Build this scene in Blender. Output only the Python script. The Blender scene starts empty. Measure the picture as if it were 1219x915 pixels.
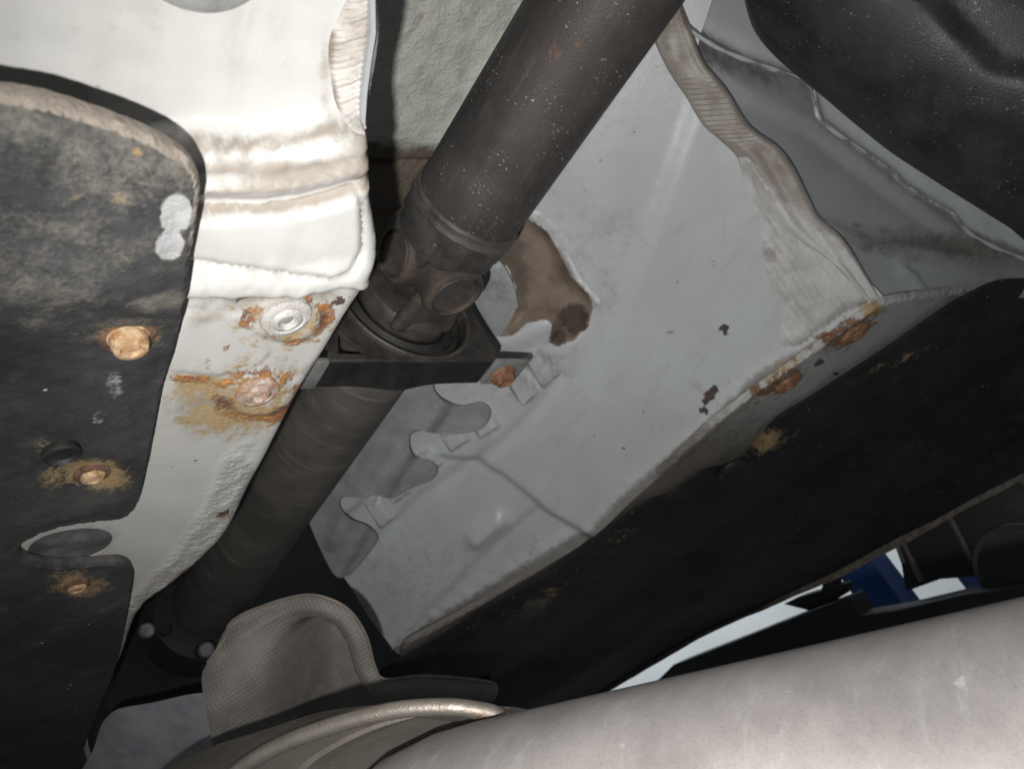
import bpy, bmesh, math, random
import numpy as np
from mathutils import Vector, Matrix
from mathutils.geometry import delaunay_2d_cdt

random.seed(4); RNG = np.random.default_rng(4)
scene = bpy.context.scene
COL = scene.collection

# ------------------------------------------------------------------ camera
# car axes: X across the car (to the right), Y along the shaft (to the front), Z up.
# The camera stands at the origin, looking up and forward under the raised car.
F = 916.0; CX, CY = 609.5, 457.5
T = np.array([0.72366322, -0.02071034, 0.68984247])
D = np.array([-0.528097, 0.62690022, 0.57280858])
U = np.array([-0.44432545, -0.77882424, 0.44272757])
M = np.array([T, D, U])
cd = bpy.data.cameras.new('camera'); cam = bpy.data.objects.new('camera', cd); COL.objects.link(cam)
right, up, back = M @ [1, 0, 0], M @ [0, -1, 0], M @ [0, 0, -1]
cam.matrix_world = Matrix(((right[0], up[0], back[0], 0), (right[1], up[1], back[1], 0), (right[2], up[2], back[2], 0), (0, 0, 0, 1)))
cd.sensor_width = 36; cd.lens = F / 1219 * 36; cd.clip_start = .01; cd.clip_end = 200
cd.dof.use_dof = True; cd.dof.focus_distance = .46; cd.dof.aperture_fstop = 15
scene.camera = cam

# ------------------------------------------------------------------ light
world = bpy.data.worlds.new('World'); scene.world = world; world.use_nodes = True
bg = world.node_tree.nodes['Background']; bg.inputs[0].default_value = (.88, .945, 1, 1); bg.inputs[1].default_value = .19
# phone flash: a small lamp beside the lens, a little left of it and below
fl = bpy.data.lights.new('phone_flash', 'SPOT'); fo = bpy.data.objects.new('phone_flash', fl); COL.objects.link(fo)
fl.energy = 13.2; fl.color = (1, .985, .955); fl.spot_size = math.radians(116); fl.spot_blend = 1; fl.shadow_soft_size = .0035
fo.location = M @ [-.024, .034, -.004]
aim = M @ [.17, -.01, 1]
fo.rotation_euler = Vector(aim).to_track_quat('-Z', 'Y').to_euler()
# added out-of-frame area lamp that brightens the workshop wall
wl = bpy.data.lights.new('wall_fill_lamp', 'AREA'); wo = bpy.data.objects.new('wall_fill_lamp', wl); COL.objects.link(wo)
wl.energy = 75; wl.color = (.92, .97, 1); wl.shape = 'RECTANGLE'; wl.size = 5; wl.size_y = .6
wo.location = (3.2, 3.0, 2.2); wo.rotation_euler = Vector((.75, .1, -.9)).to_track_quat('-Z', 'Y').to_euler()
vs = scene.view_settings; vs.view_transform = 'Standard'; vs.look = 'None'; vs.exposure = .08; vs.gamma = 1; vs.use_curve_mapping = False

# ------------------------------------------------------------------ pixel helpers
def ray(x, y): return M @ np.array([(x - CX) / F, (y - CY) / F, 1.0])
class Plane:
    def __init__(s, p, n, e1=(0, 1, 0)):
        s.o = np.array(p, float); n = np.array(n, float); s.n = n / np.linalg.norm(n)
        if s.n @ s.o > 0: s.n = -s.n            # normal towards the camera
        e = np.array(e1, float); e -= s.n * (e @ s.n); s.a = e / np.linalg.norm(e); s.b = np.cross(s.n, s.a)
    def at(s, x, y):
        r = ray(x, y); return r * ((s.o @ s.n) / (r @ s.n))
    def uv(s, p): q = np.asarray(p) - s.o; return np.stack([q @ s.a, q @ s.b], -1)
    def xyz(s, uv, h=0): return s.o + uv[..., :1] * s.a + uv[..., 1:2] * s.b + np.asarray(h)[..., None] * s.n
def proj(p):
    c = np.asarray(p) @ M; return c[..., 0] / c[..., 2] * F + CX, c[..., 1] / c[..., 2] * F + CY
def smooth(p, k=4, closed=False):
    p = np.array(p, float); n = len(p); out = []
    rng = range(n) if closed else range(n - 1)
    for i in rng:
        if closed: a, b, c, d = p[i - 1], p[i], p[(i + 1) % n], p[(i + 2) % n]
        else: a, b, c, d = p[max(i - 1, 0)], p[i], p[i + 1], p[min(i + 2, n - 1)]
        for j in range(k):
            t = j / k
            out.append(.5 * (2 * b + (c - a) * t + (2 * a - 5 * b + 4 * c - d) * t * t + (3 * b - 3 * c + d - a) * t ** 3))
    if not closed: out.append(p[-1])
    return np.array(out)
def resample(p, n):
    p = np.array(p, float); s = np.r_[0, np.cumsum(np.linalg.norm(np.diff(p, axis=0), axis=1))]
    t = np.linspace(0, s[-1], n); return np.stack([np.interp(t, s, p[:, k]) for k in range(p.shape[1])], -1)
def pdist(x, y, poly, closed=False):
    """distance and signed distance (positive to the right-hand side, y down) to a polyline"""
    P = np.array(poly, float); Q = np.roll(P, -1, 0) if closed else P[1:]; P = P if closed else P[:-1]
    best = np.full(x.shape, 1e9); sg = np.zeros(x.shape)
    for (ax, ay), (bx, by) in zip(P, Q):
        dx, dy = bx - ax, by - ay; L = dx * dx + dy * dy + 1e-12
        t = np.clip(((x - ax) * dx + (y - ay) * dy) / L, 0, 1)
        dd = np.hypot(x - ax - t * dx, y - ay - t * dy); m = dd < best
        best = np.where(m, dd, best); sg = np.where(m, np.sign(dx * (y - ay) - dy * (x - ax)), sg)
    return best, best * sg
def inside(x, y, poly):
    P = np.array(poly, float); r = np.zeros(x.shape, bool); j = len(P) - 1
    for i in range(len(P)):
        c = (P[i, 1] > y) != (P[j, 1] > y)
        r ^= c & (x < (P[j, 0] - P[i, 0]) * (y - P[i, 1]) / (P[j, 1] - P[i, 1] + 1e-12) + P[i, 0]); j = i
    return r
def sdist(x, y, poly):
    d, _ = pdist(x, y, poly, True); return np.where(inside(x, y, poly), d, -d)
def sst(v, a, b): t = np.clip((v - a) / (b - a), 0, 1); return t * t * (3 - 2 * t)
def bell(v, w): return np.exp(-(v / w) ** 2)
def wob(x, y, s, seed=0):
    r = np.random.default_rng(seed); v = 0 * x
    for k in range(5):
        a = r.uniform(0, 6.28); f = r.uniform(.5, 1.6) / s
        v = v + np.sin((x * math.cos(a) + y * math.sin(a)) * f + r.uniform(0, 6.28))
    return v / 5
def spots(x, y, L):
    """stain field: 1 in a stain's middle, 0 at 1.6 radii; entries x, y, rx, ry, angle deg, strength"""
    v = np.zeros(x.shape)
    for cx, cy, rx, ry, an, st in L:
        c, s = math.cos(math.radians(an)), math.sin(math.radians(an))
        u = ((x - cx) * c + (y - cy) * s) / rx; w = (-(x - cx) * s + (y - cy) * c) / ry
        v = np.maximum(v, st * np.clip(1.3 - .8 * np.hypot(u, w), 0, 1))
    return v
def rings(x, y, L):
    v = np.zeros(x.shape)
    for cx, cy, rx, ry, an, wd, st in L:
        c, s = math.cos(math.radians(an)), math.sin(math.radians(an))
        u = ((x - cx) * c + (y - cy) * s) / rx; w = (-(x - cx) * s + (y - cy) * c) / ry
        v = np.maximum(v, st * np.clip(1 - np.abs(np.hypot(u, w) - 1) / wd, 0, 1))
    return v

# ------------------------------------------------------------------ objects
def tag(o, label, cat, group=None):
    o['label'] = label; o['category'] = cat
    if group: o['group'] = group
    return o
def thing(name, label, cat, loc=(0, 0, 0), group=None):
    o = bpy.data.objects.new(name, None); COL.objects.link(o); o.location = loc; o.empty_display_size = .05
    return tag(o, label, cat, group)
def mesh(name, verts, faces, mat, parent=None, smooth_=True, attrs=None, angle=None):
    me = bpy.data.meshes.new(name); me.from_pydata([tuple(map(float, v)) for v in verts], [], [tuple(map(int, f)) for f in faces])
    bm = bmesh.new(); bm.from_mesh(me); bmesh.ops.recalc_face_normals(bm, faces=bm.faces); bm.to_mesh(me); bm.free()
    for k, v in (attrs or {}).items():
        a = me.attributes.new(k, 'FLOAT', 'POINT'); a.data.foreach_set('value', np.asarray(v, np.float32))
    if smooth_:
        me.polygons.foreach_set('use_smooth', [True] * len(me.polygons))
        if angle is not None: me.set_sharp_from_angle(angle=math.radians(angle))
    me.materials.append(mat); me.update()
    o = bpy.data.objects.new(name, me); COL.objects.link(o)
    if parent is not None:
        o.parent = parent; o.matrix_parent_inverse = Matrix.Translation(parent.location).inverted() if parent.type == 'EMPTY' else Matrix()
    return o
def sheet(name, outline, plane, mat, parent=None, sp=.004, h=None, thick=.0015, holes=(), attrs=None, k=4, px=True, roll=0, angle=None, back=None, fdb=0, rk=1):
    """a plate on a plane: outline (pixels, or plane uv), relief h(x, y, edge_distance), thickness, holes"""
    def to2(o, kk):
        o = smooth(o, kk, True) if kk > 1 else np.array(o, float)
        q = plane.uv(np.array([plane.at(*p) for p in o])) if px else o
        if px and h is not None:
            for _ in range(4):                       # let the raised edge, not the bare plane, follow the outline
                x0, y0 = proj(plane.xyz(q, np.zeros(len(q)))); hh = np.asarray(h(x0, y0, np.full(len(q), fdb))) + np.zeros(len(q)) - roll * rk
                x1, y1 = proj(plane.xyz(q, hh)); q = plane.uv(np.array([plane.at(a, b) for a, b in zip(x0 + o[:, 0] - x1, y0 + o[:, 1] - y1)]))
        L = np.linalg.norm(np.roll(q, -1, 0) - q, axis=1).sum()
        return resample(np.vstack([q, q[:1]]), max(int(L / sp), 8))[:-1] if kk > 1 else densify(q, sp)
    def densify(q, sp):
        out = []
        for i in range(len(q)):
            a, b = q[i], q[(i + 1) % len(q)]; n = max(int(np.linalg.norm(b - a) / sp), 1)
            out += [a + (b - a) * j / n for j in range(n)]
        return np.array(out)
    loops = [to2(outline, k)] + [to2(hh, k) for hh in holes]
    lo, hi = loops[0].min(0), loops[0].max(0)
    gx, gy = np.meshgrid(np.arange(lo[0], hi[0], sp), np.arange(lo[1], hi[1], sp * .866)); gx = gx + (np.arange(gx.shape[0]) % 2)[:, None] * sp / 2
    g = np.stack([gx.ravel(), gy.ravel()], -1)
    m = inside(g[:, 0], g[:, 1], loops[0])
    for L in loops[1:]: m &= ~inside(g[:, 0], g[:, 1], L)
    g = g[m]; db = np.full(len(g), 1e9)
    for L in loops: db = np.minimum(db, pdist(g[:, 0], g[:, 1], L, True)[0])
    g = g[db > sp * .55]
    pts = []; ed = []
    for L in loops:
        s = len(pts); pts += [tuple(p) for p in L]; ed += [(s + i, s + (i + 1) % len(L)) for i in range(len(L))]
    pts += [tuple(p) for p in g]
    vo, eo, fo_, *_ = delaunay_2d_cdt([Vector(p) for p in pts], ed, [], 0, 1e-7)
    V = np.array([(v.x, v.y) for v in vo]); Fc = np.array([list(f) for f in fo_])
    c = V[Fc].mean(1); m = inside(c[:, 0], c[:, 1], loops[0])
    for L in loops[1:]: m &= ~inside(c[:, 0], c[:, 1], L)
    Fc = Fc[m]
    db = np.full(len(V), 1e9)
    for L in loops: db = np.minimum(db, pdist(V[:, 0], V[:, 1], L, True)[0])
    x, y = proj(plane.xyz(V, np.zeros(len(V))))
    H = np.asarray(h(x, y, db) if h else np.zeros(len(V))) + np.zeros(len(V))
    d0 = pdist(V[:, 0], V[:, 1], loops[0], True)[0]
    if roll: q = np.clip(roll - d0, 0, roll); H = H - (roll - np.sqrt(np.maximum(roll ** 2 - q ** 2, 0)))
    P = plane.xyz(V, H); n = len(P)
    cnt = {}
    for f in Fc:
        for i in range(3):
            a, b = f[i], f[(i + 1) % 3]; cnt[(a, b)] = 1
    P2 = plane.xyz(V, H - thick) if back is None else plane.xyz(V, np.full(n, -thick))
    faces = [tuple(f) for f in Fc] + [(f[2] + n, f[1] + n, f[0] + n) for f in Fc]
    faces += [(b, a, a + n, b + n) for (a, b) in cnt if (b, a) not in cnt]
    at = {kk: np.r_[np.asarray(fn(x, y, db)), np.asarray(fn(x, y, db))] for kk, fn in (attrs or {}).items()}
    return mesh(name, np.vstack([P, P2]), faces, mat, parent, True, at, angle if angle else 40)
def strip(name, A, B, mat, parent=None, nu=60, nv=10, h=None, thick=.002, nrm=None, attrs=None):
    """a loft between two world polylines; h(u, v, x, y) lifts it along nrm"""
    A = resample(A, nu); B = resample(B, nu); v = np.linspace(0, 1, nv)
    G = A[:, None] * (1 - v[None, :, None]) + B[:, None] * v[None, :, None]
    uu, vv = np.meshgrid(np.linspace(0, 1, nu), v, indexing='ij'); x, y = proj(G)
    n = np.array(nrm, float); n = n / np.linalg.norm(n)
    H = h(uu, vv, x, y) if h else 0 * uu
    P = (G + H[..., None] * n).reshape(-1, 3); P2 = (G - thick * n).reshape(-1, 3); N = len(P); I = np.arange(N).reshape(nu, nv)
    f = [(I[i, j], I[i + 1, j], I[i + 1, j + 1], I[i, j + 1]) for i in range(nu - 1) for j in range(nv - 1)]
    f = f + [tuple(N + q for q in reversed(t)) for t in f]
    rim = list(I[0, :]) + list(I[1:, -1]) + list(I[-1, -2::-1]) + list(I[-2:0:-1, 0])
    f += [(rim[i], rim[i - 1], rim[i - 1] + N, rim[i] + N) for i in range(len(rim))]
    at = {k: np.r_[fn(x, y).ravel(), fn(x, y).ravel()] for k, fn in (attrs or {}).items()}
    return mesh(name, np.vstack([P, P2]), f, mat, parent, True, at, 50)
def frame(ax):
    a = np.array(ax, float); a /= np.linalg.norm(a); e = np.array([0, 0, 1.]) if abs(a[2]) < .9 else np.array([1., 0, 0])
    e = np.cross(e, a); e /= np.linalg.norm(e); return a, e, np.cross(a, e)
def lathe(name, prof, c, ax, mat, parent=None, n=48, a0=0, a1=360, angle=35, wobble=0, attrs=None):
    """profile of (radius, height along the axis)"""
    a, e, g = frame(ax); V = []; full = a1 - a0 >= 360; m = n if full else n + 1
    for k in range(m):
        t = math.radians(a0 + (a1 - a0) * k / n)
        for j, (r, z) in enumerate(prof):
            rr = r * (1 + wobble * math.sin(3 * t + j) + wobble * .7 * math.sin(5 * t + 2 * j))
            V.append(np.array(c) + a * z + (e * math.cos(t) + g * math.sin(t)) * rr)
    p = len(prof); f = []
    for k in range(n):
        k2 = (k + 1) % m
        for j in range(p - 1): f.append((k * p + j, k2 * p + j, k2 * p + j + 1, k * p + j + 1))
    if full and tuple(prof[0]) != tuple(prof[-1]):
        if prof[0][0] > 1e-5: f.append(tuple(k * p for k in range(n)))
        if prof[-1][0] > 1e-5: f.append(tuple(k * p + p - 1 for k in range(n)))
    V = np.array(V); at = None
    if attrs: x, y = proj(V); at = {k: fn(x, y) for k, fn in attrs.items()}
    return mesh(name, V, f, mat, parent, True, at, angle)
def tube(name, path, r, mat, parent=None, n=14, closed=False):
    P = np.array(path, float); V = []; f = []; r = np.broadcast_to(r, (len(P),))
    for i in range(len(P)):
        d = P[min(i + 1, len(P) - 1)] - P[max(i - 1, 0)]; a, e, g = frame(d)
        if i and True:
            e = pe - a * (pe @ a); e /= np.linalg.norm(e); g = np.cross(a, e)
        pe = e
        V += [P[i] + (e * math.cos(6.2832 * k / n) + g * math.sin(6.2832 * k / n)) * r[i] for k in range(n)]
    for i in range(len(P) - 1):
        f += [(i * n + k, i * n + (k + 1) % n, (i + 1) * n + (k + 1) % n, (i + 1) * n + k) for k in range(n)]
    f += [tuple(range(n)), tuple((len(P) - 1) * n + k for k in range(n))]
    return mesh(name, V, f, mat, parent, True, None, 50)
def prism(name, poly, depth, O, e1, e2, mat, parent=None, bev=.0015, seg=2, holes=()):
    """a plate cut to a 2D outline, extruded and bevelled"""
    bm = bmesh.new(); O = np.array(O, float); e1 = np.array(e1, float); e2 = np.array(e2, float); n = np.cross(e1, e2)
    loops = [np.array(poly, float)] + [np.array(q, float) for q in holes]; pts = []; ed = []
    for L in loops:
        s = len(pts); pts += [Vector(p) for p in L]; ed += [(s + i, s + (i + 1) % len(L)) for i in range(len(L))]
    if holes:
        vo, _, fo_, *_ = delaunay_2d_cdt(pts, ed, [], 0, 1e-7); V = np.array([(v.x, v.y) for v in vo]); Fc = [list(f) for f in fo_]
        c = np.array([V[f].mean(0) for f in Fc]); m = inside(c[:, 0], c[:, 1], loops[0])
        for L in loops[1:]: m &= ~inside(c[:, 0], c[:, 1], L)
        Fc = [f for f, q in zip(Fc, m) if q]
    else: V = loops[0]; Fc = [list(range(len(V)))]
    vs_ = [bm.verts.new(O + e1 * p[0] + e2 * p[1]) for p in V]
    fs = [bm.faces.new([vs_[i] for i in f]) for f in Fc]
    ex = bmesh.ops.extrude_face_region(bm, geom=fs)
    bmesh.ops.translate(bm, verts=[g for g in ex['geom'] if isinstance(g, bmesh.types.BMVert)], vec=Vector(n * depth))
    bmesh.ops.recalc_face_normals(bm, faces=bm.faces)
    if bev:
        es = [e for e in bm.edges if len(e.link_faces) == 2 and e.calc_face_angle(0) > .6]
        bmesh.ops.bevel(bm, geom=es, offset=bev, segments=seg, affect='EDGES', profile=.5)
    me = bpy.data.meshes.new(name); bm.to_mesh(me); bm.free()
    me.polygons.foreach_set('use_smooth', [True] * len(me.polygons)); me.set_sharp_from_angle(angle=math.radians(40))
    me.materials.append(mat); o = bpy.data.objects.new(name, me); COL.objects.link(o)
    if parent is not None: o.parent = parent; o.matrix_parent_inverse = Matrix.Translation(parent.location).inverted() if parent.type == 'EMPTY' else Matrix()
    return o

# ------------------------------------------------------------------ materials
class NT:
    def __init__(s, name):
        s.m = bpy.data.materials.new(name); s.m.use_nodes = True; s.t = s.m.node_tree; s.b = s.t.nodes['Principled BSDF']
        s.co = s.t.nodes.new('ShaderNodeTexCoord').outputs['Object']
    def _set(s, inp, v):
        if hasattr(v, 'is_output'): s.t.links.new(v, inp)
        else: inp.default_value = (*v, 1) if isinstance(v, tuple) and len(v) == 3 and inp.type == 'RGBA' else v
    def noise(s, sc, det=6, rough=.6, dist=0, co=None):
        n = s.t.nodes.new('ShaderNodeTexNoise'); s.t.links.new(co or s.co, n.inputs['Vector'])
        n.inputs['Scale'].default_value = sc; n.inputs['Detail'].default_value = det; n.inputs['Roughness'].default_value = rough; n.inputs['Distortion'].default_value = dist
        return n.outputs['Fac']
    def voro(s, sc, out='Distance', co=None, feature='F1'):
        n = s.t.nodes.new('ShaderNodeTexVoronoi'); n.feature = feature; s.t.links.new(co or s.co, n.inputs['Vector']); n.inputs['Scale'].default_value = sc
        return n.outputs[out]
    def math(s, op, a, b=0, c=None, clamp=False):
        n = s.t.nodes.new('ShaderNodeMath'); n.operation = op; n.use_clamp = clamp; s._set(n.inputs[0], a); s._set(n.inputs[1], b)
        if c is not None: s._set(n.inputs[2], c)
        return n.outputs[0]
    def step(s, v, a, b, lo=0, hi=1):
        n = s.t.nodes.new('ShaderNodeMapRange'); n.interpolation_type = 'SMOOTHSTEP'; s._set(n.inputs[0], v)
        for i, q in zip((1, 2, 3, 4), (a, b, lo, hi)): n.inputs[i].default_value = q
        return n.outputs[0]
    def mix(s, f, a, b):
        n = s.t.nodes.new('ShaderNodeMix'); n.data_type = 'RGBA'; s._set(n.inputs[0], f); s._set(n.inputs[6], a); s._set(n.inputs[7], b); return n.outputs[2]
    def attr(s, k):
        n = s.t.nodes.new('ShaderNodeAttribute'); n.attribute_name = k; return n.outputs['Fac']
    def ramp(s, v, stops):
        n = s.t.nodes.new('ShaderNodeValToRGB'); s._set(n.inputs[0], v); e = n.color_ramp.elements
        while len(e) < len(stops): e.new(.5)
        for q, (p, c) in zip(e, stops): q.position = p; q.color = (*c, 1)
        return n.outputs[0]
    def scale(s, v): 
        n = s.t.nodes.new('ShaderNodeMapping'); s.t.links.new(s.co, n.inputs[0]); n.inputs['Scale'].default_value = v; return n.outputs[0]
    def bump(s, hgt, st, dist, prev=None):
        n = s.t.nodes.new('ShaderNodeBump'); n.inputs['Strength'].default_value = st; n.inputs['Distance'].default_value = dist; s._set(n.inputs['Height'], hgt)
        if prev: s.t.links.new(prev, n.inputs['Normal'])
        return n.outputs[0]
    def out(s, col, rough=.5, metal=0, nrm=None, spec=.5):
        s._set(s.b.inputs['Base Color'], col); s._set(s.b.inputs['Roughness'], rough); s._set(s.b.inputs['Metallic'], metal)
        s.b.inputs['Specular IOR Level'].default_value = spec
        if nrm: s.t.links.new(nrm, s.b.inputs['Normal'])
        return s.m

RUST = [(.28, (.028, .013, .009)), (.42, (.085, .034, .016)), (.53, (.24, .085, .025)), (.64, (.42, .18, .05)), (.80, (.56, .40, .22))]
RUSTD = [(.30, (.024, .012, .009)), (.44, (.080, .034, .017)), (.55, (.19, .075, .027)), (.68, (.33, .155, .055)), (.86, (.42, .28, .15))]
def paint(name, base, dirt=(.30, .25, .20), brown=(.135, .105, .082), rough=.38, grain=.0, speck=.10, film=.2, chips=(), rramp=None):
    """body paint with stains placed by point attributes and broken up by noise"""
    n = NT(name); n1 = n.noise(90, 8, .65); n2 = n.noise(420, 5, .6); n3 = n.noise(9, 4, .5); n4 = n.noise(30, 6, .6, .6)
    c = n.mix(n.step(n3, .35, .7), base, tuple(v * k for v, k in zip(base, (.90, .89, .87))))
    c = n.mix(n.math('MULTIPLY', n.step(n4, .55, .85), film), c, dirt)
    sg = n.noise(5, 7, .7, .5, n.scale((14, 2.2, 14))); c = n.mix(n.math('MULTIPLY', n.step(sg, .50, .78), film), c, n.mix(n2, dirt, tuple(v * .8 + .1 for v in dirt)))
    # stone chips and specks
    vd = n.voro(160); vc = n.voro(160, 'Color'); sep = n.t.nodes.new('ShaderNodeSeparateColor'); n.t.links.new(vc, sep.inputs[0])
    rad = n.math('MULTIPLY', sep.outputs[1], .20); gate = n.math('GREATER_THAN', sep.outputs[0], 1 - speck)
    gate = n.math('MULTIPLY', gate, n.step(n3, .40, .60)); sp = n.math('MULTIPLY', n.math('LESS_THAN', vd, rad), gate)
    c = n.mix(n.math('MULTIPLY', sp, .75), c, (.12, .08, .06))
    dn = n.math('ADD', n.math('MULTIPLY', n.math('SUBTRACT', n1, .5), 1.5), n.math('MULTIPLY', n.math('SUBTRACT', n2, .5), .5))
    def field(k, w=1): return n.math('ADD', n.attr(k), n.math('MULTIPLY', dn, w))
    gd = n.math('GREATER_THAN', n.attr('dirt'), .01)
    c = n.mix(n.math('MULTIPLY', n.math('MULTIPLY', n.step(field('dirt', .8), .15, .95), gd), .85), c, n.mix(n4, dirt, tuple(v * .45 for v in dirt)))
    c = n.mix(n.step(field('brown', .42), .44, .56), c, n.mix(n.step(n.noise(22, 5, .6), .35, .65), n.mix(n2, brown, tuple(v * .7 for v in brown)), tuple(v * 1.9 for v in brown)))
    c = n.mix(n.step(field('dark', .5), .40, .62), c, n.mix(n2, (.085, .060, .047), (.055, .040, .033)))
    c = n.mix(n.step(field('pale', .5), .40, .60), c, n.mix(n.step(n2, .3, .7), (.80, .78, .76), (.66, .63, .60)))
    gy = n.math('GREATER_THAN', n.attr('ochre'), .01)
    c = n.mix(n.math('MULTIPLY', n.step(field('ochre', 1.1), .35, .75), gy), c, n.mix(n2, (.52, .38, .20), (.22, .16, .09)))
    gr = n.math('GREATER_THAN', n.attr('rust'), .01)
    rm = n.math('MULTIPLY', n.math('MULTIPLY', n.step(field('rust', 1.25), .36, .72), gr), n.step(n2, .30, .55, .45, 1))
    c = n.mix(rm, c, n.ramp(n.math('ADD', n1, n.math('MULTIPLY', n.math('SUBTRACT', n2, .5), .5)), rramp or RUST))
    gc = n.math('GREATER_THAN', n.attr('chip'), .01)
    c = n.mix(n.math('MULTIPLY', n.step(field('chip', .9), .46, .54), gc), c, (.075, .065, .065))
    rough2 = n.math('MULTIPLY', n.attr('brown'), .4)
    if len(chips):
        v = None; nv = n.t.nodes.new('ShaderNodeTexNoise'); n.t.links.new(n.co, nv.inputs[0]); nv.inputs['Scale'].default_value = 220; nv.inputs['Detail'].default_value = 4
        ad = n.t.nodes.new('ShaderNodeVectorMath'); ad.operation = 'MULTIPLY_ADD'; n.t.links.new(nv.outputs['Color'], ad.inputs[0]); ad.inputs[1].default_value = (.012,) * 3; n.t.links.new(n.co, ad.inputs[2])
        for p, rr in chips:
            d = n.t.nodes.new('ShaderNodeVectorMath'); d.operation = 'DISTANCE'; n.t.links.new(ad.outputs[0], d.inputs[0]); d.inputs[1].default_value = tuple(np.array(p) + .006)
            q = n.math('DIVIDE', d.outputs['Value'], rr); v = q if v is None else n.math('MINIMUM', v, q)
        c = n.mix(n.step(v, 1.08, .92), c, n.mix(n1, (.05, .042, .042), (.13, .095, .08)))
    r = n.math('ADD', n.math('MULTIPLY', rm, .4), n.math('ADD', n.math('ADD', rough, rough2), n.math('MULTIPLY', n.attr('dirt'), .3)), clamp=True)
    nb = n.bump(n.noise(25, 3), .15, .004)
    nb = n.bump(n2, .3, .00035, nb) if not grain else n.bump(n.noise(180, 6, .65), .9, grain, nb)
    nb = n.bump(n.math('MULTIPLY', rm, n1), .7, .0018, nb)
    nb = n.bump(n.math('MULTIPLY', n.attr('rough'), n.noise(260, 4, .7)), 1, .004, nb)
    return n.out(c, r, 0, nb)
FLZ = .245
PF = Plane((0, 0, FLZ), (0, 0, 1)); PFu = Plane((0, 0, .232), (0, 0, 1)); PR_ = Plane((0, 0, .2345), (0, 0, 1))
WN = np.array([.965, .26, 1.0]); PW = Plane((.772 / .965, .2, .245), WN)
PW = Plane(WN * 1.069 / (WN @ WN), WN)
ROOF = Plane((0, 0, .505), (0, 0, 1))
def chip_at(pl, L): return [(pl.at(x, y), (r if r > 2.8 else r * .6) / 1000) for x, y, r in L]
WCH = chip_at(PW, [(861, 390, 5), (863, 396, 3), (845, 470, 7), (850, 463, 5), (838, 488, 5), (841, 478, 4), (868, 455, 2.5), (808, 335, 2.2), (743, 535, 2.4), (680, 507, 2.2), (848, 310, 2), (770, 287, 1.8), (672, 562, 2), (800, 394, 1.8), (700, 480, 1.6), (760, 440, 1.6), (790, 470, 1.4), (655, 540, 1.6)])
FCH = chip_at(PF, [(386, 323, 2.6), (265, 612, 3.6), (271, 610, 3), (273, 616, 2), (288, 352, 3.6), (296, 349, 2.6), (300, 80, .9), (363, 80, 1.8), (282, 135, 1.2), (310, 60, .7), (404, 357, 3), (396, 362, 2.6), (260, 230, .8), (395, 262, 1.4), (330, 90, .8), (380, 45, 1), (180, 60, .7), (65, 78, 1), (345, 150, .8), (200, 545, .9)])
M_PAINT = paint('white_body_paint', (.50, .495, .48), chips=FCH)
M_WALL = paint('grey_white_body_paint', (.525, .548, .562), dirt=(.24, .215, .195), rough=.34, speck=.10, film=.28, chips=WCH, rramp=RUSTD)
M_STRIP = paint('dirty_grey_body_paint', (.43, .435, .43), dirt=(.19, .155, .125), rough=.6, film=.5, rramp=RUSTD)
M_DARKP = paint('darkened_body_paint', (.31, .325, .335), dirt=(.15, .125, .105), rough=.42)  # darkened body paint; puts the turned-away kick-up panel's shade into its colour
def sealant(name, a, b, sc, dp, rough=.7):
    n = NT(name); n1 = n.noise(60, 6, .6); n2 = n.noise(sc, 6, .7)
    c = n.mix(n.step(n1, .35, .65), a, b); c = n.mix(n.math('MULTIPLY', n.step(n2, .55, .8), .35), c, tuple(v * .5 for v in b))
    c = n.mix(n.step(n.math('ADD', n.attr('dirt'), n.math('SUBTRACT', n1, .5)), .3, .8), c, (.17, .135, .105))
    c = n.mix(n.step(n.math('ADD', n.attr('pale'), n.math('SUBTRACT', n1, .5)), .35, .75), c, (.58, .57, .555))
    gr = n.math('GREATER_THAN', n.attr('rust'), .01)
    c = n.mix(n.math('MULTIPLY', gr, n.step(n.math('ADD', n.attr('rust'), n.math('SUBTRACT', n1, .5)), .42, .6)), c, n.ramp(n1, RUST))
    return n.out(c, rough, 0, n.bump(n2, .8, dp))
M_SEAL = sealant('white_seam_sealant', (.46, .44, .415), (.34, .305, .275), 300, .0012)
M_SEALB = sealant('tan_seam_sealant', (.39, .355, .325), (.29, .255, .225), 90, .0006, .48)
M_FOAM = sealant('sprayed_underseal', (.66, .66, .61), (.56, .555, .50), 220, .004)
M_SMEAR = sealant('brushed_sealant', (.56, .56, .55), (.47, .455, .43), 200, .0010, .6)

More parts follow.
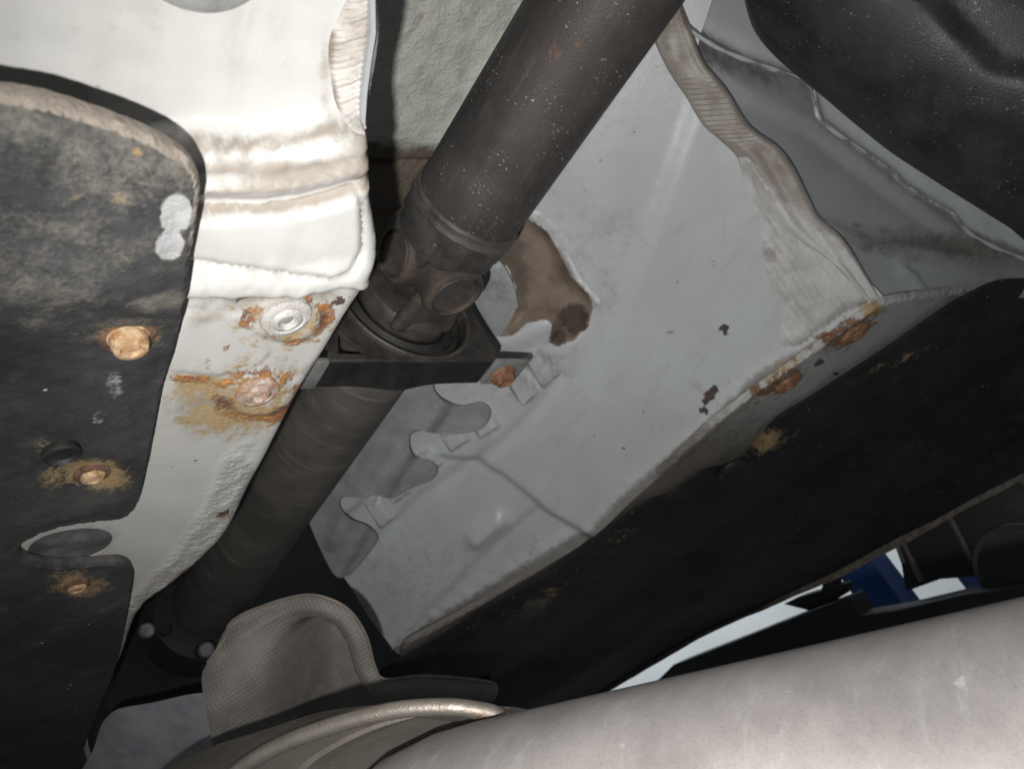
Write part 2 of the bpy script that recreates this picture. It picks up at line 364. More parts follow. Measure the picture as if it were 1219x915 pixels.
def felt(name, base, k=1):
    n = NT(name); n1 = n.noise(45, 8, .7); n2 = n.noise(500, 4, .7); n3 = n.noise(10, 5, .6)
    c = n.mix(n.step(n3, .3, .75), base, tuple(v * 2.3 for v in base))
    c = n.mix(n.math('MULTIPLY', n.step(n1, .48, .72), .55 * k), c, (.085, .078, .065))
    c = n.mix(n.math('MULTIPLY', n.step(n2, .6, .75), .35 * k), c, (.14, .125, .10))
    dn = n.math('ADD', n.math('SUBTRACT', n1, .5), n.math('MULTIPLY', n.math('SUBTRACT', n2, .5), .7))
    g = n.math('GREATER_THAN', n.attr('dust'), .01)
    c = n.mix(n.math('MULTIPLY', n.math('MULTIPLY', n.step(n.math('ADD', n.attr('dust'), n.math('MULTIPLY', dn, 1.3)), .2, 1.0), g), .7), c, n.mix(n2, (.30, .275, .23), (.20, .185, .16)))
    c = n.mix(n.step(n.math('ADD', n.attr('pale'), n.math('MULTIPLY', dn, .5)), .42, .56), c, n.mix(n1, (.40, .40, .40), (.27, .27, .275)))
    g2 = n.math('GREATER_THAN', n.attr('ochre'), .01)
    c = n.mix(n.math('MULTIPLY', n.step(n.math('ADD', n.attr('ochre'), n.math('MULTIPLY', dn, 1.6)), .38, .75), g2), c, n.mix(n2, (.42, .30, .15), (.13, .09, .05)))
    c = n.mix(n.step(n.attr('edge'), .4, .8), c, n.mix(n2, (.30, .262, .225), (.17, .145, .12)))
    vd = n.voro(120); sc = n.t.nodes.new('ShaderNodeSeparateColor'); n.t.links.new(n.voro(120, 'Color'), sc.inputs[0])
    sp = n.math('MULTIPLY', n.math('LESS_THAN', vd, .10), n.math('GREATER_THAN', sc.outputs[0], .93)); c = n.mix(sp, c, (.5, .48, .44))
    return n.out(c, .78, 0, n.bump(n2, .7, .0012, n.bump(n1, .5, .003)), .3)
M_FELT = felt('dirty_black_liner', (.022, .0225, .024))
M_LINER = felt('black_plastic_liner', (.0095, .010, .011), .45)

def steel(name, base, alt, rough, metal, specks=0, sc=40, bumpd=.0006, hi=None, rustamt=0, scuff=0):
    n = NT(name); n1 = n.noise(sc, 7, .65); n2 = n.noise(600, 4, .6); n3 = n.noise(8, 4)
    c = n.mix(n.step(n1, .35, .68), base, alt)
    if scuff:
        k1 = n.noise(10, 6, .7, .3, n.scale((1, 14, 1) if scuff > 1 else (9, .8, 9))); c = n.mix(n.math('MULTIPLY', n.step(k1, .50, .72), .55), c, tuple(v * 1.9 for v in alt)); c = n.mix(n.math('MULTIPLY', n.step(n.noise(6, 4, .6), .45, .65), .4), c, tuple(v * .55 for v in base))
    if rustamt: c = n.mix(n.math('MULTIPLY', n.step(n.noise(55, 8, .7), .62 - rustamt, .72), .8), c, (.16, .075, .03))
    if specks:
        m = n.math('MULTIPLY', n.step(n.noise(480, 2, .5), .665, .70), n.step(n.noise(26, 4), .45, .62))
        m = n.math('MAXIMUM', m, n.math('MULTIPLY', n.step(n.noise(300, 2, .6, 1.0), .69, .72), n.step(n.noise(14, 3), .50, .62))); c = n.mix(n.math('MULTIPLY', m, specks), c, (.40, .38, .36))
    return n.out(c, n.step(n1, .3, .7, rough, min(rough + .2, 1)), metal, n.bump(n2, .5, bumpd, n.bump(n1, .3, .0015)))
def exhaust_mat():
    n = NT('dusty_exhaust_steel'); n1 = n.noise(22, 5, .55); n2 = n.noise(900, 3, .6); n3 = n.noise(70, 6, .7)
    st = n.noise(6, 6, .7, .4, n.scale((3, 30, 12)))
    c = n.mix(n.step(n1, .3, .72), (.180, .166, .161), (.250, .231, .224)); c = n.mix(n.math('MULTIPLY', n.step(st, .50, .75), .35), c, (.33, .315, .31))
    c = n.mix(n.math('MULTIPLY', n.step(n2, .45, .75), .30), c, (.10, .092, .088)); c = n.mix(n.math('MULTIPLY', n.step(n3, .63, .72), .5), c, (.40, .385, .375)); c = n.mix(n.math('MULTIPLY', n.step(n.noise(40, 5, .7), .62, .75), .4), c, (.12, .105, .095))
    return n.out(c, n.step(n3, .3, .7, .42, .66), .25, n.bump(n2, .3, .00015))
M_SHAFT = steel('dusty_black_shaft', (.040, .0365, .035), (.066, .057, .051), .48, .1, .85, 14, .0005, rustamt=.015, scuff=1)
M_SHAFT2 = steel('dusty_lightened_shaft', (.070, .064, .057), (.105, .094, .083), .7, 0, .2, 20, .0005, scuff=2)  # second tube: matte dust, lightened further to make up for flash falloff
M_CAST = steel('dark_cast_steel', (.054, .049, .046), (.105, .090, .078), .38, .30, 0, 45, .0010, rustamt=.04)
M_CAST2 = steel('rusty_cast_steel', (.048, .042, .038), (.095, .072, .055), .6, .2, 0, 60, .0010, rustamt=.05)
M_RING = steel('worn_steel', (.09, .082, .076), (.15, .135, .12), .42, .5, 0, 70, rustamt=.06)
M_BLACK = steel('black_painted_steel', (.012, .012, .0125), (.024, .023, .022), .48, .1, 0, 60)
M_WEB = steel('worn_dark_bracket', (.030, .027, .025), (.062, .054, .048), .5, .2, 0, 45, .0008)
M_RUBBER = steel('black_rubber', (.017, .0165, .016), (.028, .026, .025), .6, 0, 0, 60)
M_ZINC = steel('galvanised_steel', (.36, .36, .355), (.25, .245, .24), .45, .4, 0, 80)
M_RUSTY = steel('rusty_steel', (.20, .085, .040), (.36, .20, .12), .75, .1, 0, 160, .0016, rustamt=.08)
M_RUSTD = steel('dark_rusty_steel', (.075, .036, .022), (.17, .10, .07), .8, .1, 0, 160, .0016, rustamt=.05)
M_RUSTZ = steel('rusty_zinc', (.50, .43, .38), (.34, .20, .13), .6, .3, 0, 190, .0014, rustamt=.06)
M_CHIP = steel('chipped_white_flange', (.50, .49, .47), (.40, .37, .34), .45, .1, 0, 150, .001, rustamt=.0)
M_CUP = steel('grimy_grey_cup', (.06, .062, .065), (.17, .175, .18), .6, 0, 0, 35, .001)
M_DULL = steel('dull_bolt_steel', (.15, .152, .158), (.10, .10, .105), .5, .3, 0, 80)
M_ORANGE = steel('orange_rusted_plastic', (.30, .15, .06), (.55, .42, .27), .6, 0, 0, 190, .0014, rustamt=.10)
M_ALU = steel('dull_aluminium', (.36, .37, .39), (.25, .26, .28), .40, .15, .06, 30)
M_TANK = steel('black_tank_plastic', (.014, .0145, .016), (.032, .032, .034), .38, 0, .5, 16, .0005)
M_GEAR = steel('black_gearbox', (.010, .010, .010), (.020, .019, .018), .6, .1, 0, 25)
M_EXH = exhaust_mat()
M_EXR = steel('brushed_exhaust_rim', (.30, .27, .24), (.20, .175, .15), .36, .7, 0, 60, rustamt=.03)
M_BLUE = steel('blue_lift_paint', (.014, .060, .23), (.011, .046, .18), .4, 0, 0, 8)
M_LIFT = steel('black_lift_paint', (.012, .012, .013), (.022, .021, .021), .5, 0, 0, 12)
M_TAN = steel('dirty_sill_edge', (.21, .18, .15), (.09, .075, .06), .75, 0, 0, 90, .002)
M_GWALL = steel('white_workshop_wall', (.74, .77, .78), (.68, .71, .72), .8, 0, 0, 2)
M_GFLOOR = steel('grey_workshop_floor', (.22, .22, .215), (.17, .17, .165), .7, 0, 0, 3)
def embossed(name, base, alt):
    n = NT(name); n1 = n.noise(40, 7, .65)
    def w(v):
        mp = n.t.nodes.new('ShaderNodeVectorMath'); mp.operation = 'DOT_PRODUCT'; n.t.links.new(n.co, mp.inputs[0]); mp.inputs[1].default_value = tuple(v * 1300); return n.math('SINE', mp.outputs['Value'])
    hgt = n.math('MULTIPLY', w(M @ np.array([.96, .28, 0])), w(M @ np.array([-.28, .96, 0])))
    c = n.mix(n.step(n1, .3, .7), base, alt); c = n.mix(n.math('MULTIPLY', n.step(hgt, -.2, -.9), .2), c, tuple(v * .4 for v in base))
    return n.out(c, .68, .1, n.bump(hgt, .45, .0004, n.bump(n1, .4, .002)))
M_HEM = steel('folded_shield_hem', (.19, .165, .145), (.13, .11, .095), .5, .2, 0, 60)
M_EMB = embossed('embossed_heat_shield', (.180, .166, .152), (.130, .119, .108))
M_EMB2 = embossed('embossed_aluminium', (.17, .17, .175), (.12, .12, .125))

# ------------------------------------------------------------------ planes of the car underside
body = thing('car', 'white car floor and shaft tunnel seen from below, rusty around its bolts', 'car', (.4, .4, .25))

# ---- floor beside the tunnel (bright, close)
LIP = [(470, -120), (462, -40), (452, 0), (457, 22), (455, 60), (447, 105), (443, 145), (442, 180), (443, 230), (448, 262), (452, 292), (447, 324), (428, 353), (414, 374), (402, 394), (387, 419), (362, 458), (340, 500), (322, 535), (300, 575), (272, 630), (236, 668), (190, 704), (170, 722), (158, 745), (148, 775), (134, 805), (120, 835), (105, 880), (90, 940)]
FLOOR = LIP + [(-160, 960), (-200, 500), (-200, 100), (-160, -120)]
HOLE = [(33, 652), (36, 642), (52, 632), (75, 626), (100, 623), (122, 625), (132, 632), (130, 642), (118, 652), (98, 660), (75, 664), (50, 662)]
L1 = [(-200, 184), (150, 184), (248, 176), (300, 176), (350, 168), (400, 157), (440, 160)]
L2 = [(-200, 246), (150, 246), (240, 240), (300, 240), (350, 234), (400, 222), (418, 216), (440, 214)]
PAD = [(150, 246), (240, 243), (300, 243), (350, 237), (400, 224), (416, 218), (423, 230), (424, 262), (423, 285), (408, 304), (390, 309), (340, 309), (290, 302), (230, 296), (150, 296)]
PLATE = [(225, 372), (262, 372), (292, 376), (310, 392), (320, 420), (300, 440), (250, 445), (205, 440), (195, 410)]
BL = [(340, 377), (306, 466)]
def h_floor(x, y, db):
    d1 = pdist(x, y, L1)[1]; d2 = pdist(x, y, L2)[1]
    h = -.012 + .012 * sst(d1, -10, 4)
    mid = np.clip(d1 / (d1 - d2 + 1e-6), 0, 1); m = (d1 > 0) & (d2 < 0)
    h = h + np.where(m, .0088 * np.sin(math.pi * mid) ** 1.2 - .0030 * bell(mid - .40, .12) + .00012 * np.sin(x * .9 + np.sin(y * .1) * 2) * np.sin(math.pi * mid), 0)
    h = h + .007 * sst(d2, -8, 8) + .0025 * sst(sdist(x, y, PAD), -4, 5) - .0018 * bell(sdist(x, y, PAD), 4)
    low = y + .06 * (x - 300) + 7 * wob(x, y, 16, 3) + 3 * wob(x, y, 6, 4)
    h = h + .005 * sst(low, 294, 322) - .012 * sst(low, 328, 354)
    h = h + .0011 * sst(sdist(x, y, PLATE) + 2 * wob(x, y, 6, 5), -1, 1)
    for bx, by in BL:
        r = np.hypot((x - bx) / 42, (y - by) / 27); h = h + .0035 * sst(r, 1.15, .75)
    rz = sst(d1, -4, 6) * sst(d2, 10, -4); h = h + rz * (.00035 * wob(x, y * .12, 2.2, 21) + .0004 * wob(x, y * .2, 6, 22))
    h = h + sst(y, 285, 300) * sst(y, 400, 340) * (.0005 * wob(x, y, 6, 31) + .0004 * wob(x, y, 3, 32))
    h = h + .0010 * wob(x, y, 40, 8) + .0006 * wob(x, y, 12, 9)
    rg = sst(pdist(x, y, [(290, 540), (262, 610), (205, 690), (165, 730)])[0], 26, 6)
    h = h + rg * (.0010 * wob(x, y, 3.0, 11) + .0008 * wob(x, y, 1.6, 12))
    return h
def a_rust(x, y, db):
    r = rings(x, y, [(344, 378, 44, 27, 0, .55, .52), (308, 468, 44, 28, 0, .70, .55)])
    return np.maximum(r, spots(x, y, [(385, 375, 12, 18, 20, .95), (355, 356, 26, 5, -3, .75), (292, 378, 7, 12, 30, .95), (270, 410, 4, 10, 30, .6), (225, 450, 26, 5, 0, .70), (248, 432, 10, 8, -40, .5), (335, 488, 22, 12, -20, 1.0), (265, 478, 14, 14, 0, .8), (328, 405, 12, 4, 0, .6), (316, 400, 7, 4, 0, .6), (302, 440, 34, 5, -5, .72), (352, 400, 18, 4, -20, .62), (266, 612, 12, 5, 0, .55)]))
FATT = dict(rust=a_rust,
    ochre=lambda x, y, db: spots(x, y, [(285, 492, 75, 26, -6, .85), (245, 462, 60, 24, 0, .7), (340, 378, 75, 42, 0, .62), (305, 466, 75, 44, 0, .65), (320, 345, 95, 8, -6, .45), (400, 330, 30, 12, 0, .5), (260, 350, 40, 12, 0, .35), (240, 500, 40, 16, 10, .3), (180, 715, 22, 30, 40, .5), (215, 690, 40, 14, -35, .45)]),
    dirt=lambda x, y, db: np.maximum(np.maximum(.9 * bell(pdist(x, y, L1)[0], 3.0), .8 * bell(pdist(x, y, L2)[0], 3.0)) * (x > 200) + .6 * bell(sdist(x, y, PAD) + 1, 2.6), spots(x, y, [(300, 350, 100, 18, 0, .75), (255, 365, 40, 25, 0, .55), (350, 195, 95, 14, -8, .95), (300, 190, 90, 8, -3, .9), (300, 212, 80, 6, -4, .9), (420, 190, 14, 30, 0, .7), (300, 176, 100, 3, -4, .8), (262, 478, 60, 40, 0, .85), (318, 440, 60, 14, 0, .5), (345, 350, 80, 14, 0, .7), (230, 690, 55, 25, -40, .6), (290, 500, 90, 22, 0, .3), (160, 745, 12, 40, 20, .5), (400, 120, 8, 70, 0, .5), (330, 60, 100, 60, 0, .2), (200, 30, 120, 40, 0, .2)])) + .45 * sst(db, .010, 0),
    rough=lambda x, y, db: sst(pdist(x, y, [(280, 560), (262, 610), (205, 690), (160, 735)])[0], 26, 8))
def on(plane, h, x, y, d=0):
    q = np.array([[x, y]], float)
    for _ in range(5):
        p = plane.at(*q[0]); hh = float(np.asarray(h(q[:, 0], q[:, 1], np.array([.1])))[0]); a, b = proj(p + plane.n * hh); q = q + [[x - a, y - b]]
    return plane.at(*q[0]) + plane.n * (float(np.asarray(h(q[:, 0], q[:, 1], np.array([.1])))[0]) + d)
fl_ = sheet('floor_panel', FLOOR, PF, M_PAINT, body, .0021, h_floor, .0012, [HOLE], FATT, roll=.009, rk=.35)
# dark cup above the oval drain hole
hc = PF.at(82, 643); lathe('hole_cup', [(.0365, -.002), (.036, .012), (.030, .022), (.012, .026), (0, .026)], hc + [0, 0, .003], (0, 0, 1), M_CUP, body)
# tunnel side that rises from the lip
lip3 = np.array([PF.at(*p) for p in smooth(LIP, 3)])
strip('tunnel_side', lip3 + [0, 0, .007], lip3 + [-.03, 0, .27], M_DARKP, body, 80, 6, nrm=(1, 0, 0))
# sealed seam on the floor, combed with a brush
SA = [on(PF, h_floor, *p) for p in smooth([(430, -60), (412, 0), (394, 40), (391, 70), (395, 100), (398, 118), (404, 132), (416, 140)])]
SB = [on(PF, h_floor, *p) for p in smooth([(460, -60), (448, 0), (451, 22), (450, 60), (444, 95), (440, 118), (436, 130), (428, 138)])]
def comb(u, v, x, y):
    e = np.sin(math.pi * np.clip(v, 0, 1)) ** .5
    q = u * 190 + v * 14 + 1.6 * wob(x, y, 14, 2)
    return e * (.0028 + .0006 * np.sin(q) + .0004 * np.sin(q * 1.7 + 2 * v) + .0006 * wob(x, y, 5, 4)) - .011 * sst(v, .62, 1.05) - .004 * sst(u, .93, 1)
strip('sealant_bead', SA, SB, M_SEAL, body, 320, 26, comb, .003, (0, 0, -1), dict(dirt=lambda x, y: .25 + .45 * bell(pdist(x, y, [(394, 40), (391, 70), (395, 100), (404, 152)])[0], 7)))
# round grommet at the top of the floor
lathe('grommet', [(0, .004), (.018, .004), (.021, .003), (.0225, 0), (.0225, -.006)], PF.at(240, -76) + [0, 0, -.002], (0, 0, -1), M_ZINC, body)
# bolts in the floor by the tunnel lip
def flange_bolt(p, nrm, m1, m2, r=.0125):
    b = lathe('bolt', [(r * 1.02, -.002), (r, .0012), (r * .9, .0022), (r * .72, .0025), (r * .66, .0019), (r * .56, .0026), (r * .50, .0034), (r * .40, .0036), (r * .33, .0020), (r * .26, .0006), (0, .0002)], p, nrm, m1, body, 40, wobble=.02)
    lathe('bolt_core', [(r * .30, .0006), (r * .22, .0016), (r * .1, .0021), (0, .0021)], p, nrm, m2, b, 20, wobble=.04)
flange_bolt(on(PF, h_floor, *BL[0], .0006), (0, 0, -1), M_CHIP, M_ZINC)
flange_bolt(on(PF, h_floor, *BL[1], .0004), (0, 0, -1), M_RUSTZ, M_RUSTZ, .0115)

# ---- tunnel roof
def h_roof(x, y, db):
    f = sst(y - .12 * (x - 450), 172, 158)
    return f * (.006 + .0012 * wob(x, y, 9, 1) + .0011 * wob(x * 1.5, y, 4.0, 2)) + .006 * bell(pdist(x, y, [(640, 10), (585, 60), (560, 110), (530, 165)])[0], 10) * f - .008 * sst(y, 185, 200) + .010 * sst(y, 196, 200) * sst(y, 250, 244)
sheet('tunnel_roof', [(390, -160), (760, -160), (690, 100), (600, 300), (420, 500), (300, 640), (120, 700), (200, 420), (380, 200)], ROOF, M_FOAM, body, .004, h_roof, .002, attrs=dict(dirt=lambda x, y, db: sst(y - .1 * (x - 450), 150, 185) * .95 + .5 * bell(pdist(x, y, [(600, 30), (560, 110), (530, 165)])[0], 7) + .5 * bell(pdist(x, y, [(500, 10), (480, 40)])[0], 6)))

# ---- big smooth tunnel wall
WALL = [(640, -140), (830, -140), (850, -20), (830, 60), (850, 110), (890, 160), (930, 210), (980, 270), (1030, 330), (1052, 361), (1008, 393), (966, 423), (906, 465), (874, 489), (838, 518), (796, 557), (748, 600), (707, 638), (643, 678), (573, 720), (518, 750), (480, 778), (462, 764), (440, 735), (412, 690), (398, 676), (372, 618), (365, 590), (420, 480), (520, 300), (560, 180), (620, 20)]
BROWN = [(560, 250), (622, 258), (650, 275), (665, 300), (680, 330), (700, 350), (706, 368), (700, 392), (682, 408), (662, 416), (653, 408), (658, 386), (650, 380), (630, 384), (612, 398), (594, 402), (604, 386), (616, 366), (614, 345), (604, 320), (588, 308), (570, 300)]
LOWER = [(380, 640), (430, 600), (478, 560), (520, 547), (568, 552), (600, 570), (650, 610), (705, 640), (760, 660), (520, 800), (420, 800), (380, 720)]
BLOCKS = [[(622, 428), (643, 414), (668, 446), (646, 464)], [(600, 452), (618, 440), (642, 468), (622, 486)], [(555, 500), (578, 484), (596, 508), (572, 524)], [(522, 520), (546, 505), (560, 524), (536, 541)], [(488, 548), (510, 534), (526, 556), (506, 572)], [(455, 588), (476, 572), (488, 590), (466, 606)], [(432, 606), (450, 594), (470, 622), (450, 636)]]
def h_wall(x, y, db):
    h = .0010 * wob(x, y, 90, 1) + .0004 * wob(x, y, 25, 6)
    sd = sdist(x, y, BROWN); h = h - .011 * sst(sd + 1.5 * wob(x, y, 5, 7), -3, 16) + .0045 * bell(pdist(x, y, [(636, 262), (654, 278), (670, 302), (688, 335), (712, 362)])[0], 4.5) + .0007 * wob(x, y, 5, 17) * sst(sd, 0, 5)
    h = h - .004 * sst(pdist(x, y, [(640, 640), (700, 470), (790, 230), (850, 60)])[1], 14, -14) + .003 * wob(x, y, 170, 41)
    h = h - .011 * sst(sdist(x, y, LOWER), -5, 9) + .004 * sst(pdist(x, y, [(470, 775), (585, 655), (700, 560)])[1], 6, -6) * sst(sdist(x, y, LOWER), 0, 10)
    for b in BLOCKS: h = h + .010 * sst(sdist(x, y, b), -1, 4)
    h = h - .004 * bell(pdist(x, y, [(668, 450), (640, 490), (600, 530), (500, 600), (440, 660)])[0], 8)
    h = h + .011 * bell(pdist(x, y, [(566, 648), (592, 626)])[0], 11)
    h = h + .006 * bell(pdist(x, y, [(600, 410), (655, 385)])[0], 14)
    # turned-out lower edge
    e = pdist(x, y, [(1060, 350), (980, 400), (900, 445), (830, 512), (740, 590), (700, 634), (600, 690), (510, 745), (470, 775)])[1] * -1
    h = h + .003 * sst(e, -16, 8) + .0012 * sst(np.abs(e), 16, 3) * wob(x, y, 3.5, 9)
    return h
WATT = dict(pale=lambda x, y, db: .75 * bell(pdist(x, y, [(672, 300), (690, 333), (714, 360)])[0], 3.5), dark=lambda x, y, db: spots(x, y, [(684, 384, 19, 22, 30, .85), (665, 405, 12, 10, 0, .8)]) * inside(x, y, BROWN), brown=lambda x, y, db: np.clip(.5 + sdist(x, y, BROWN) / 11, 0, 1),  # pale line along the pocket rim is a highlight put into the colour
    rust=lambda x, y, db: np.maximum(spots(x, y, [(1008, 397, 44, 15, -30, .68), (928, 457, 42, 12, -30, .66), (985, 402, 16, 10, 0, .8), (1030, 384, 14, 8, 0, .7), (905, 466, 14, 8, 0, .75)]), spots(x, y, [(860, 391, 5, 4, 40, .5), (800, 394, 5, 4, 0, .4), (985, 400, 22, 9, -30, .6)])),
    ochre=lambda x, y, db: spots(x, y, [(930, 450, 45, 20, -28, .6), (990, 410, 40, 20, -28, .45), (1035, 368, 16, 10, -30, .8), (880, 490, 30, 10, -35, .4)]),
    dirt=lambda x, y, db: np.maximum(spots(x, y, [(690, 330, 60, 40, 40, .34), (640, 300, 70, 60, 40, .32), (640, 440, 60, 30, -30, .42), (560, 440, 60, 40, 0, .35), (840, 470, 40, 10, 40, .3), (720, 275, 60, 50, 0, .24), (480, 690, 120, 70, 0, .3), (820, 100, 30, 80, -35, .28)]),
        .95 * sst(-pdist(x, y, [(1060, 345), (980, 395), (900, 440), (830, 507), (740, 585), (700, 630), (600, 690), (510, 745), (470, 775)])[1], -5, 9)))
sheet('tunnel_wall', WALL, PW, M_WALL, body, .0042, h_wall, .0015, attrs=WATT)
PWo = Plane(PW.o + PW.n * .006, WN)
pl = sheet('gusset_plate', [(560, 300), (588, 306), (602, 320), (613, 345), (615, 364), (606, 384), (590, 402), (576, 388), (566, 360), (556, 330)], PWo, M_DARKP, body, .004, lambda x, y, db: .002 * sst(db, .003, .007) + 0 * x, .003, k=3, attrs=dict(dirt=lambda x, y, db: spots(x, y, [(590, 345, 20, 22, 40, .5)])))

# ---- floor on the far side, with its bolts
FRU = [(1280, 326), (1222, 328), (1186, 332), (1150, 340), (1118, 344), (1080, 349), (1046, 357), (1002, 387), (960, 417), (900, 459), (868, 483), (832, 512), (790, 551), (742, 594), (702, 632), (640, 672), (570, 714), (515, 744), (476, 770)]
FRL = [(500, 815), (600, 770), (700, 700), (800, 630), (900, 560), (1000, 500), (1100, 440), (1260, 400)]
sheet('floor_strip', FRU + FRL, PR_, M_STRIP, body, .0042, lambda x, y, db: .0008 * wob(x, y, 10, 4) + .002 * bell(pdist(x, y, [(1040, 365), (960, 418), (880, 480), (800, 552)])[0], 5), .0015, roll=.006,
      attrs=dict(rust=WATT['rust'], ochre=lambda x, y, db: np.maximum(WATT['ochre'](x, y, db), spots(x, y, [(905, 525, 22, 6, -35, .55), (1060, 410, 40, 5, -33, .5), (1040, 368, 14, 9, 0, .8)])), dirt=lambda x, y, db: .22 + .7 * sst(y, 470, 620) + spots(x, y, [(800, 570, 120, 30, -38, .5), (1100, 345, 80, 12, 0, .4)]), chip=lambda x, y, db: spots(x, y, [(975, 432, 9, 4, -30, .7), (995, 445, 5, 3, 0, .8), (948, 500, 4, 3, 0, .6)])))
flange_bolt(PR_.at(1016, 397) + [0, 0, -.002], (0, 0, -1), M_RUSTY, M_RUSTY, .0165)
flange_bolt(PR_.at(937, 456) + [0, 0, -.002], (0, 0, -1), M_RUSTY, M_ZINC, .0150)

# ---- rear kick-up panel, its overlapping flange and the sealant between
B1, B2, B3 = PW.at(790, 30), PW.at(1045, 355), PR_.at(1210, 322)
RN = np.cross(B2 - B1, B3 - B1); PK = Plane(B2, RN, (1, 0, 0)); PKo = Plane(B2 + PK.n * .010, RN, (1, 0, 0))
FL = [(780, -30), (800, 18), (842, 52), (880, 70), (920, 84), (962, 100), (968, 120), (975, 144), (1010, 170), (1035, 188), (1058, 204), (1076, 222), (1104, 240), (1130, 254), (1148, 275), (1180, 294), (1225, 312), (1300, 340)]
FOLD = [(980, 262), (1035, 284), (1090, 296), (1150, 303), (1230, 306)]
def h_kick(x, y, db):
    h = .0012 * wob(x, y, 60, 2) - .010 * sst(pdist(x, y, [(800, 40), (840, 75), (900, 118), (972, 150), (1050, 212), (1150, 285), (1320, 370)])[1], -3, 8)
    h = h + .005 * bell(pdist(x, y, FOLD)[0], 7) - .005 * sst(pdist(x, y, FOLD)[1], 0, 16) + .005 * bell(pdist(x, y, [(1088, 318), (1116, 348)])[0], 7)
    return h + .002 * bell(pdist(x, y, [(1000, 310), (1100, 325), (1200, 330)])[0], 6)
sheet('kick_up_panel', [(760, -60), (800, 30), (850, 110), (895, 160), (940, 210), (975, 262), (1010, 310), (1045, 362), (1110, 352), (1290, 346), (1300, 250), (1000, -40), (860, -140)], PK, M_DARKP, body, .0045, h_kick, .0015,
      attrs=dict(dirt=lambda x, y, db: np.maximum(spots(x, y, [(880, 80, 60, 14, 22, .7), (1130, 290, 90, 16, 10, .8), (1060, 290, 60, 10, 14, .7), (1010, 150, 60, 12, 35, .35), (1030, 265, 7, 4, 0, .9), (840, 60, 30, 40, 30, .6)]), .35 * bell(pdist(x, y, FL)[0], 14))))
sheet('flange_panel', FL + [(1320, 260), (1100, 60), (960, -80), (840, -120)], PKo, M_WALL, body, .0045, lambda x, y, db: .0010 * wob(x, y, 30, 3) + .004 * bell(pdist(x, y, FL)[0], 5) - .003 * bell(pdist(x, y, FL)[0] - 14, 8), .0015,
      attrs=dict(dirt=lambda x, y, db: .75 * bell(pdist(x, y, FL)[0], 9) + spots(x, y, [(1060, 172, 20, 10, 40, .4), (1200, 300, 40, 12, 20, .8), (850, 50, 30, 14, 20, .5)])))
fr_ = np.array([PKo.at(*p) for p in smooth(FL, 4)]) + PK.n * .0015
tube('flange_rim', fr_, .0019 + .0005 * np.sin(np.arange(len(fr_)) * 1.7), M_WALL, body, 8)
KA = [PW.at(*p) for p in smooth([(770, -10), (776, 40), (796, 85), (818, 118), (836, 148), (858, 168), (878, 188), (898, 226), (918, 262), (950, 292), (992, 320), (1020, 352)])]
KB = [PW.at(*p) for p in smooth([(806, -10), (822, 30), (838, 72), (864, 104), (892, 148), (926, 174), (946, 200), (962, 232), (976, 258), (1004, 284), (1030, 326), (1046, 352)])]
def rip(u, v, x, y):
    e = np.sin(math.pi * np.clip(v, 0, 1)) ** .5; q = u * 400 - 5 * v + 1.5 * wob(x, y, 15, 3); s = .05 + .75 * sst(u, .20, .28) * sst(u, .45, .36)
    return e * (.009 + .0011 * s * np.sin(q) + .0022 * wob(x, y, 9, 6) + .0010 * wob(x, y, 4, 8) * sst(u, .38, .5)) + .004 * sst(u, .40, .5) * bell(v - .3, .14) - .003 * sst(u, .40, .5) * bell(v - .55, .10) + .004 * bell(v - .85, .12)
strip('sealant_bead', KA, KB, M_SEALB, body, 520, 22, rip, .004, PW.n, dict(dirt=lambda x, y: .55 * sst(y, 120, 20), pale=lambda x, y: sst(y + .3 * wob(x, y, 8, 2) - .75 * (x - 900), 150, 260) * .9))
SM = [(880, 180), (896, 176), (926, 206), (952, 246), (980, 268), (1006, 296), (1030, 338), (1046, 360), (1012, 376), (985, 398), (962, 414), (940, 416), (926, 402), (932, 372), (916, 336), (908, 296), (900, 250), (884, 210)]
def h_sm(x, y, db):
    sx, sy = x * .55 + y * .84, -x * .84 + y * .55
    return .0065 * sst(db, 0, .022) - .0008 + sst(db, 0, .012) * (.0022 * wob(x, y, 14, 51) + .0012 * wob(x, y, 5, 52)) + sst(db, 0, .010) * .0008 * np.sin(sy * .75 + 2.5 * wob(sx, sy, 50, 3)) + .0012 * wob(x, y, 10, 5) + .006 * bell(pdist(x, y, [(890, 190), (930, 240), (990, 290), (1025, 345)])[0], 12)
sheet('sealant_smear', SM, Plane(PW.o + PW.n * .0012, WN), M_SMEAR, body, .0026, h_sm, .006, attrs=dict(pale=lambda x, y, db: spots(x, y, [(985, 310, 30, 50, -30, .7), (935, 235, 20, 40, -30, .6), (1010, 350, 20, 20, 0, .6)]), rust=lambda x, y, db: spots(x, y, [(1035, 362, 14, 8, -30, .5), (925, 312, 3, 14, 10, .45), (985, 400, 22, 8, -30, .6)]), dirt=lambda x, y, db: spots(x, y, [(915, 300, 14, 60, 0, .4), (1020, 362, 14, 8, 0, .45), (960, 400, 30, 10, -20, .35)])))

# ---- sill flange beyond the black liner
E2 = [(1300, 500), (1219, 548), (1150, 585), (1080, 625), (1000, 668), (920, 704), (840, 740), (780, 775), (735, 802), (680, 838), (560, 905)]
PS = Plane((1.36, 0, 0), (1, 0, 0))
e2 = np.array([PS.at(*p) for p in smooth(E2)])
strip('sill_flange', e2 + [.004, 0, .004], e2 + [-.010, 0, -.023], M_TAN, body, 90, 5, lambda u, v, x, y: .0015 * wob(x, y, 6, 3), .006, (-.6, 0, -.8))
# outer sill behind the flange
strip('sill', e2 + [.006, 0, .0], e2 + [.03, 0, .25], M_LINER, body, 40, 4, None, .002, (-1, 0, 0))
